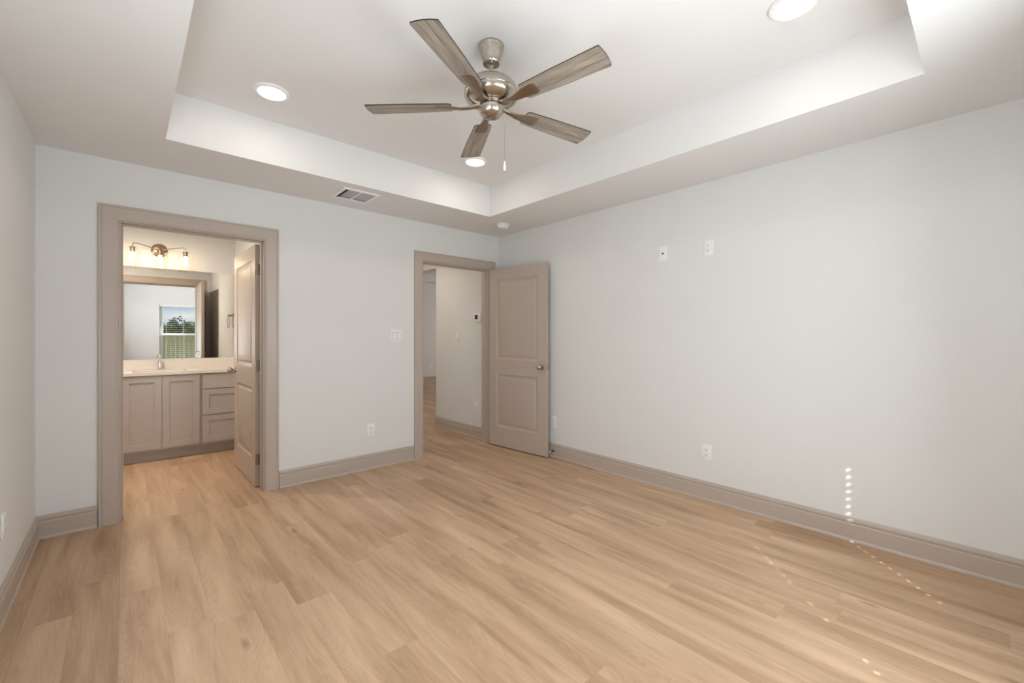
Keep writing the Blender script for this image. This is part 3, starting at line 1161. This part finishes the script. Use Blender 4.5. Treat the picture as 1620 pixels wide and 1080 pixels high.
def rocker_switch(label, loc, rz, n):
    t = thing('light_switch', label, 'light switch', loc, (0, 0, rz))
    w = PW_ + 0.046 * (n - 1)
    mb = MB()
    plate(mb, w, PH_)
    mb.build('cover_plate', M_white, t, smooth=True)
    for i in range(n):
        x = (i - (n - 1) / 2) * 0.046
        mb = MB()
        mb.box(x - 0.0178, x + 0.0178, -0.0057, -0.0054, -0.0345, 0.0345)
        mb.build('gap', M_dark, t)
        mb = MB()
        z = 0.0330
        xa, xb = x - 0.0163, x + 0.0163
        a = [(xa, -0.0058, -z), (xb, -0.0058, -z), (xb, -0.0100, -z), (xa, -0.0100, -z)]
        b = [(xa, -0.0058, 0), (xb, -0.0058, 0), (xb, -0.0075, 0), (xa, -0.0075, 0)]
        c = [(xa, -0.0058, z), (xb, -0.0058, z), (xb, -0.0066, z), (xa, -0.0066, z)]
        mb.sweep([a, b, c], None, closed=True)
        mb.build('rocker', M_white, t)
    return t


RZ_R, RZ_L, RZ_B = -pi / 2, pi / 2, 0.0   # facing -x, +x, -y
outlet('wall_outlet', 'white outlet high on the right wall, beside the cable plate', (R, 1.445, 1.935), RZ_R)
outlet('wall_outlet', 'white outlet low on the right wall above the baseboard', (R, 1.458, 0.366), RZ_R)
outlet('wall_outlet', 'white outlet low on the right wall just past the hall door edge', (R, 3.045, 0.366), RZ_R)
outlet('wall_outlet', 'white outlet low on the back wall between the doorways', (1.738, D, 0.368), RZ_B)
outlet('wall_outlet', 'white outlet at the left picture edge on the left wall', (L, 2.985, 0.400), RZ_L)
outlet('wall_outlet', 'white outlet on the hall wall below the thermostat', (HX1, 4.275, 0.380), RZ_R)
outlet('wall_outlet', 'faint outlet on the far living room wall', (6.369, 10.5, 0.394), RZ_B)
rocker_switch('white double rocker switch on the back wall left of the hall doorway', (2.002, D, 1.264), RZ_B, 2)
rocker_switch('white single rocker switch on the hall wall', (HX1, 4.676, 1.257), RZ_R, 1)
cx_ = thing('cable_plate', 'small white cable outlet plate high on the right wall', 'wall plate', (R, 1.818, 1.942), (0, 0, RZ_R))
mb = MB()
plate(mb, PW_, PH_)
mb.build('cover_plate', M_white, cx_, smooth=True)
mb = MB()
mb.lathe([(0, 0), (0.0075, 0), (0.0075, 0.003), (0.0048, 0.003), (0.0048, 0.009), (0, 0.009)], 16, Matrix.Translation((0, -0.0055, 0)) @ Matrix.Rotation(pi / 2, 4, 'X'), cap=False)
mb.build('jack', M_dark, cx_, smooth=True)
for z in (-0.042, 0.042):
    mb = MB()
    mb.lathe([(0, 0), (0.003, 0), (0.002, 0.001), (0, 0.001)], 12, Matrix.Translation((0, -0.0055, z)) @ Matrix.Rotation(pi / 2, 4, 'X'), cap=False)
    mb.build('screw', M_white, cx_)

th = thing('thermostat', 'white thermostat with dark screen on the hall wall', 'thermostat', (HX1, 4.215, 1.490), (0, 0, RZ_R))
mb = MB()
mb.box(-0.066, 0.066, -0.006, 0, -0.052, 0.052, 0.003)
mb.build('back_plate', M_white, th, smooth=True)
mb = MB()
mb.box(-0.062, 0.062, -0.028, -0.006, -0.048, 0.048, 0.005)
mb.build('body', M_white, th, smooth=True)
mb = MB()
mb.box(-0.052, 0.006, -0.0290, -0.0275, -0.022, 0.032, 0.0006, 1)
mb.build('screen', M_screen, th)
for i in range(2):
    mb = MB()
    mb.box(0.022, 0.046, -0.0300, -0.0278, -0.006 + i * 0.022 - 0.006, -0.006 + i * 0.022 + 0.006, 0.0008, 1)
    mb.build('button', M_white, th)

# spring door stop on the right wall baseboard
ds = thing('door_stop', 'small spring door stop on the baseboard behind the hall door', 'door stop', (R - 0.0145, 3.035, 0.068), (0, 0, RZ_R))
mb = MB()
mb.lathe([(0, 0), (0.011, 0), (0.010, 0.005), (0.006, 0.007), (0, 0.007)], 16, Matrix.Rotation(pi / 2, 4, 'X'), cap=False)
mb.build('base', M_black, ds, smooth=True)
mb = MB()
mb.tube([(0.0045 * cos(i * 1.05), -0.006 - i * 0.00062, 0.0045 * sin(i * 1.05)) for i in range(72)], 0.0011, 5)
mb.build('spring', M_black, ds, smooth=True)
mb = MB()
mb.lathe([(0, 0.050), (0.0065, 0.050), (0.007, 0.052), (0.007, 0.060), (0.005, 0.063), (0, 0.063)], 16, Matrix.Rotation(pi / 2, 4, 'X'), cap=False)
mb.build('tip', M_white, ds, smooth=True)

# ------------------------------------------------------------------ bathroom vanity
CF = 5.615          # face frame plane
van = thing('vanity_cabinet', 'greige bathroom vanity cabinet with shaker doors and drawers', 'cabinet', (0.28, CF, 0))
van_o = Vector((0.28, CF, 0))


def vb(mb, x0, x1, y0, y1, z0, z1, bev=0.0):
    mb.box(x0 - van_o.x, x1 - van_o.x, y0 - van_o.y, y1 - van_o.y, z0, z1, bev, 1)


mb = MB()
cx0, cx1, cy0, cy1 = BX0 + 0.002, BX1 - 0.002, CF, BY1 - 0.002
vb(mb, cx0, cx1, cy0, cy0 + 0.019, 0.105, 0.866)
vb(mb, cx0, cx1, cy1 - 0.012, cy1, 0.105, 0.866)
vb(mb, cx0, cx0 + 0.016, cy0 + 0.019, cy1 - 0.012, 0.105, 0.866)
vb(mb, cx1 - 0.016, cx1, cy0 + 0.019, cy1 - 0.012, 0.105, 0.866)
vb(mb, cx0 + 0.016, cx1 - 0.016, cy0 + 0.019, cy1 - 0.012, 0.105, 0.121)
mb.build('carcass', M_cab, van)
mb = MB()
vb(mb, BX0 + 0.002, BX1 - 0.002, CF + 0.072, CF + 0.09, 0.0, 0.105)
vb(mb, BX0 + 0.002, BX1 - 0.002, CF + 0.062, CF + 0.072, 0.0, 0.018)
mb.build('toe_kick', M_cab, van)


def shaker(name, x0, x1, z0, z1, rail, parent):
    """front panel 19 mm thick standing on the face frame"""
    mb = MB()
    yf, yb = -0.019, -0.0005
    xa, xb = x0 - van_o.x, x1 - van_o.x
    o_ = (xa, xb, z0, z1)
    if rail:
        i_ = inset(o_, rail)
        rect_ring(mb, o_, i_, yf, yf, 1)
        rect_ring(mb, i_, inset(i_, 0.0015), yf, yf + 0.008, 1)
        q = inset(i_, 0.0015)
        mb.face([(q[0], yf + 0.008, q[2]), (q[1], yf + 0.008, q[2]), (q[1], yf + 0.008, q[3]), (q[0], yf + 0.008, q[3])])
    else:
        mb.face([(xa, yf, z0), (xb, yf, z0), (xb, yf, z1), (xa, yf, z1)])
    rect_ring(mb, o_, o_, yf, yb, 1)
    mb.face([(xa, yb, z0), (xb, yb, z0), (xb, yb, z1), (xa, yb, z1)])
    bmesh.ops.remove_doubles(mb.bm, verts=mb.bm.verts[:], dist=1e-5)
    return mb.build(name, M_cab, parent)


shaker('door', -0.027, 0.2765, 0.128, 0.856, 0.058, van)
shaker('door', 0.2800, 0.588, 0.128, 0.856, 0.058, van)
shaker('drawer', 0.614, 0.962, 0.702, 0.856, 0, van)
shaker('drawer', 0.614, 0.962, 0.422, 0.691, 0.056, van)
shaker('drawer', 0.614, 0.962, 0.130, 0.412, 0.056, van)

# countertop with sink cut-out, backsplash
SK = (0.06, 0.50, 5.70, 6.00)
ct = thing('countertop', 'pale beige quartz countertop with backsplash on the vanity', 'countertop', (0.28, CF, 0.8665))
mb = MB()


def cb_(mb, x0, x1, y0, y1, z0, z1, bev=0.0):
    mb.box(x0 - 0.28, x1 - 0.28, y0 - CF, y1 - CF, z0 - 0.8665, z1 - 0.8665, bev, 2)


X0, X1, Y0, Y1, Z0, Z1 = BX0 + 0.001, BX1 - 0.001, 5.585, BY1 - 0.001, 0.8668, 0.897
cb_(mb, X0, X1, Y0, SK[2], Z0, Z1)
cb_(mb, X0, X1, SK[3], Y1, Z0, Z1)
cb_(mb, X0, SK[0], SK[2], SK[3], Z0, Z1)
cb_(mb, SK[1], X1, SK[2], SK[3], Z0, Z1)
bmesh.ops.remove_doubles(mb.bm, verts=mb.bm.verts[:], dist=1e-5)
mb.build('slab', M_quartz, ct)
mb = MB()
cb_(mb, X0, X1, BY1 - 0.021, BY1 - 0.001, 0.8972, 1.005, 0.002)
mb.build('backsplash', M_quartz, ct)
mb = MB()
cb_(mb, BX1 - 0.021, BX1 - 0.001, 5.60, BY1 - 0.0215, 0.8972, 1.005, 0.002)
mb.build('side_splash', M_quartz, ct)

sk = thing('sink', 'white undermount sink set into the vanity countertop', 'sink', (0.28, 5.85, 0.75))
mb = MB()
sw, sdp = 0.228, 0.158
loops = []
for f_, z in ((1.0, 0.116), (0.97, 0.112), (0.93, 0.06), (0.86, 0.012), (0.6, 0.0), (0.1, -0.004)):
    ring = []
    for i in range(32):
        a = 2 * pi * i / 32
        c, s = cos(a), sin(a)
        p = 5.0
        k = (abs(c) ** p + abs(s) ** p) ** (-1 / p)
        ring.append(mb.bm.verts.new((sw * f_ * c * k, sdp * f_ * s * k, z)))
    loops.append(ring)
for a, b in zip(loops, loops[1:]):
    for i in range(32):
        j = (i + 1) % 32
        mb.bm.faces.new((a[i], a[j], b[j], b[i]))
mb.bm.faces.new(loops[-1])
mb.build('bowl', M_ceramic, sk, smooth=True)
mb = MB()
mb.lathe([(0, 0.0005), (0.022, 0.0005), (0.022, 0.003), (0.018, 0.004), (0, 0.003)], 20, cap=False)
mb.build('drain', M_chrome, sk, smooth=True)

fc = thing('faucet', 'chrome single-handle faucet behind the bathroom sink', 'faucet', (0.281, 6.055, 0.8975))
mb = MB()
mb.lathe([(0, 0), (0.027, 0), (0.027, 0.005), (0.0215, 0.008), (0.0205, 0.012), (0.0200, 0.118), (0.0205, 0.122), (0, 0.122)], 28, cap=False)
mb.build('body', M_chrome, fc, smooth=True)
mb = MB()
pts = [(0, -0.012, 0.092), (0, -0.05, 0.108), (0, -0.085, 0.117), (0, -0.108, 0.115), (0, -0.118, 0.104)]
mb.tube(pts, [0.015, 0.0145, 0.0135, 0.0125, 0.0115], 14)
mb.build('spout', M_chrome, fc, smooth=True)
mb = MB()
mb.lathe([(0, 0.124), (0.0205, 0.124), (0.0215, 0.130), (0.0215, 0.150), (0.018, 0.157), (0, 0.158)], 28, cap=False)
mb.box(-0.009, 0.009, -0.072, -0.008, 0.150, 0.163, 0.003)
mb.build('handle', M_chrome, fc, smooth=True)

mb = MB()
mb.box(BX0 + 0.002, BX1 - 0.003, BY1 - 0.006, BY1 - 0.0005, 1.0065, 2.008)
tag(mb.build('wall_mirror', M_mirror), 'wide frameless mirror above the bathroom vanity', 'mirror')

# ------------------------------------------------------------------ vanity light
VX, VZ = 0.284, 2.205
vl = thing('vanity_light', 'three-light vanity sconce with clear glass shades, bulbs lit', 'wall light', (VX, BY1, VZ))
RXm = Matrix.Rotation(pi / 2, 4, 'X')
mb = MB()
mb.lathe([(0, 0), (0.072, 0), (0.072, 0.006), (0.066, 0.012), (0.045, 0.019), (0.020, 0.022), (0, 0.022)], 40, RXm, cap=False)
mb.build('backplate', M_bronze, vl, smooth=True)
YS = -0.135         # plane of the shades
SOC_Z = 0.0
for i, dx in enumerate((-0.2245, 0.0, 0.2205)):
    top = 0.036 if dx else 0.0
    mb = MB()
    if dx:
        s = 1 if dx > 0 else -1
        pts = [(0.012 * s, -0.018, 0.004), (0.05 * s, -0.055, 0.010)]
        for q in range(1, 7):
            u = q / 6
            pts.append((s * (0.05 + u * (abs(dx) - 0.05 - 0.026)), -0.055 + (YS + 0.055) * min(1, u * 1.1), 0.010 + u * 0.026))
        for q in range(1, 6):
            a = q / 5 * pi / 2
            pts.append((s * (abs(dx) - 0.026 + 0.026 * sin(a)), YS, 0.012 + 0.024 * cos(a)))
        pts.append((dx, YS, -0.004))
    else:
        pts = [(0, -0.018, 0.0), (0, -0.07, 0.004), (0, YS + 0.02, 0.004)]
        for q in range(1, 5):
            a = q / 4 * pi / 2
            pts.append((0, YS + 0.02 - 0.02 * sin(a), -0.016 + 0.02 * cos(a)))
    mb.tube(pts, 0.0045, 10)
    mb.build('arm', M_bronze, vl, smooth=True)
    mb = MB()
    zt = -0.002 if dx else -0.014
    mb.lathe([(0, zt), (0.012, zt), (0.026, zt - 0.006), (0.0265, zt - 0.012), (0.0205, zt - 0.014), (0.0205, zt - 0.056), (0.017, zt - 0.058), (0, zt - 0.058)], 24, Matrix.Translation((dx, YS, 0)), cap=False)
    mb.build('socket', M_bronze, vl, smooth=True)
    mb = MB()
    mb.lathe([(0.0255, zt - 0.0125), (0.040, zt - 0.022), (0.060, zt - 0.040), (0.0665, zt - 0.053), (0.0665, zt - 0.062), (0.058, zt - 0.130), (0.049, zt - 0.205)], 40, Matrix.Translation((dx, YS, 0)), cap=False)
    o = mb.build('glass_shade', M_shade, vl, smooth=True, angle=80)
    mb = MB()
    mb.lathe([(0.011, zt - 0.058), (0.014, zt - 0.066), (0.0185, zt - 0.082), (0.0195, zt - 0.098), (0.017, zt - 0.118), (0.010, zt - 0.134), (0, zt - 0.140)], 20, Matrix.Translation((dx, YS, 0)), cap=False)
    mb.build('bulb', M_bulb, vl, smooth=True)

# ------------------------------------------------------------------ towel ring on the bathroom right wall
tr = thing('towel_ring', 'round metal towel ring on the bathroom wall by the mirror', 'towel ring', (BX1, 5.985, 1.515), (0, 0, RZ_R))
mb = MB()
mb.lathe([(0, 0), (0.024, 0), (0.024, 0.006), (0.012, 0.012), (0.009, 0.034), (0.012, 0.042), (0.012, 0.050), (0, 0.052)], 20, RXm, cap=False)
mb.build('post', M_bronze, tr, smooth=True)
mb = MB()
rr = 0.076
mb.tube([(rr * sin(2 * pi * i / 40), -0.045, -0.004 - rr + rr * cos(2 * pi * i / 40)) for i in range(41)], 0.0038, 8, cap=False)
mb.build('ring', M_bronze, tr, smooth=True)
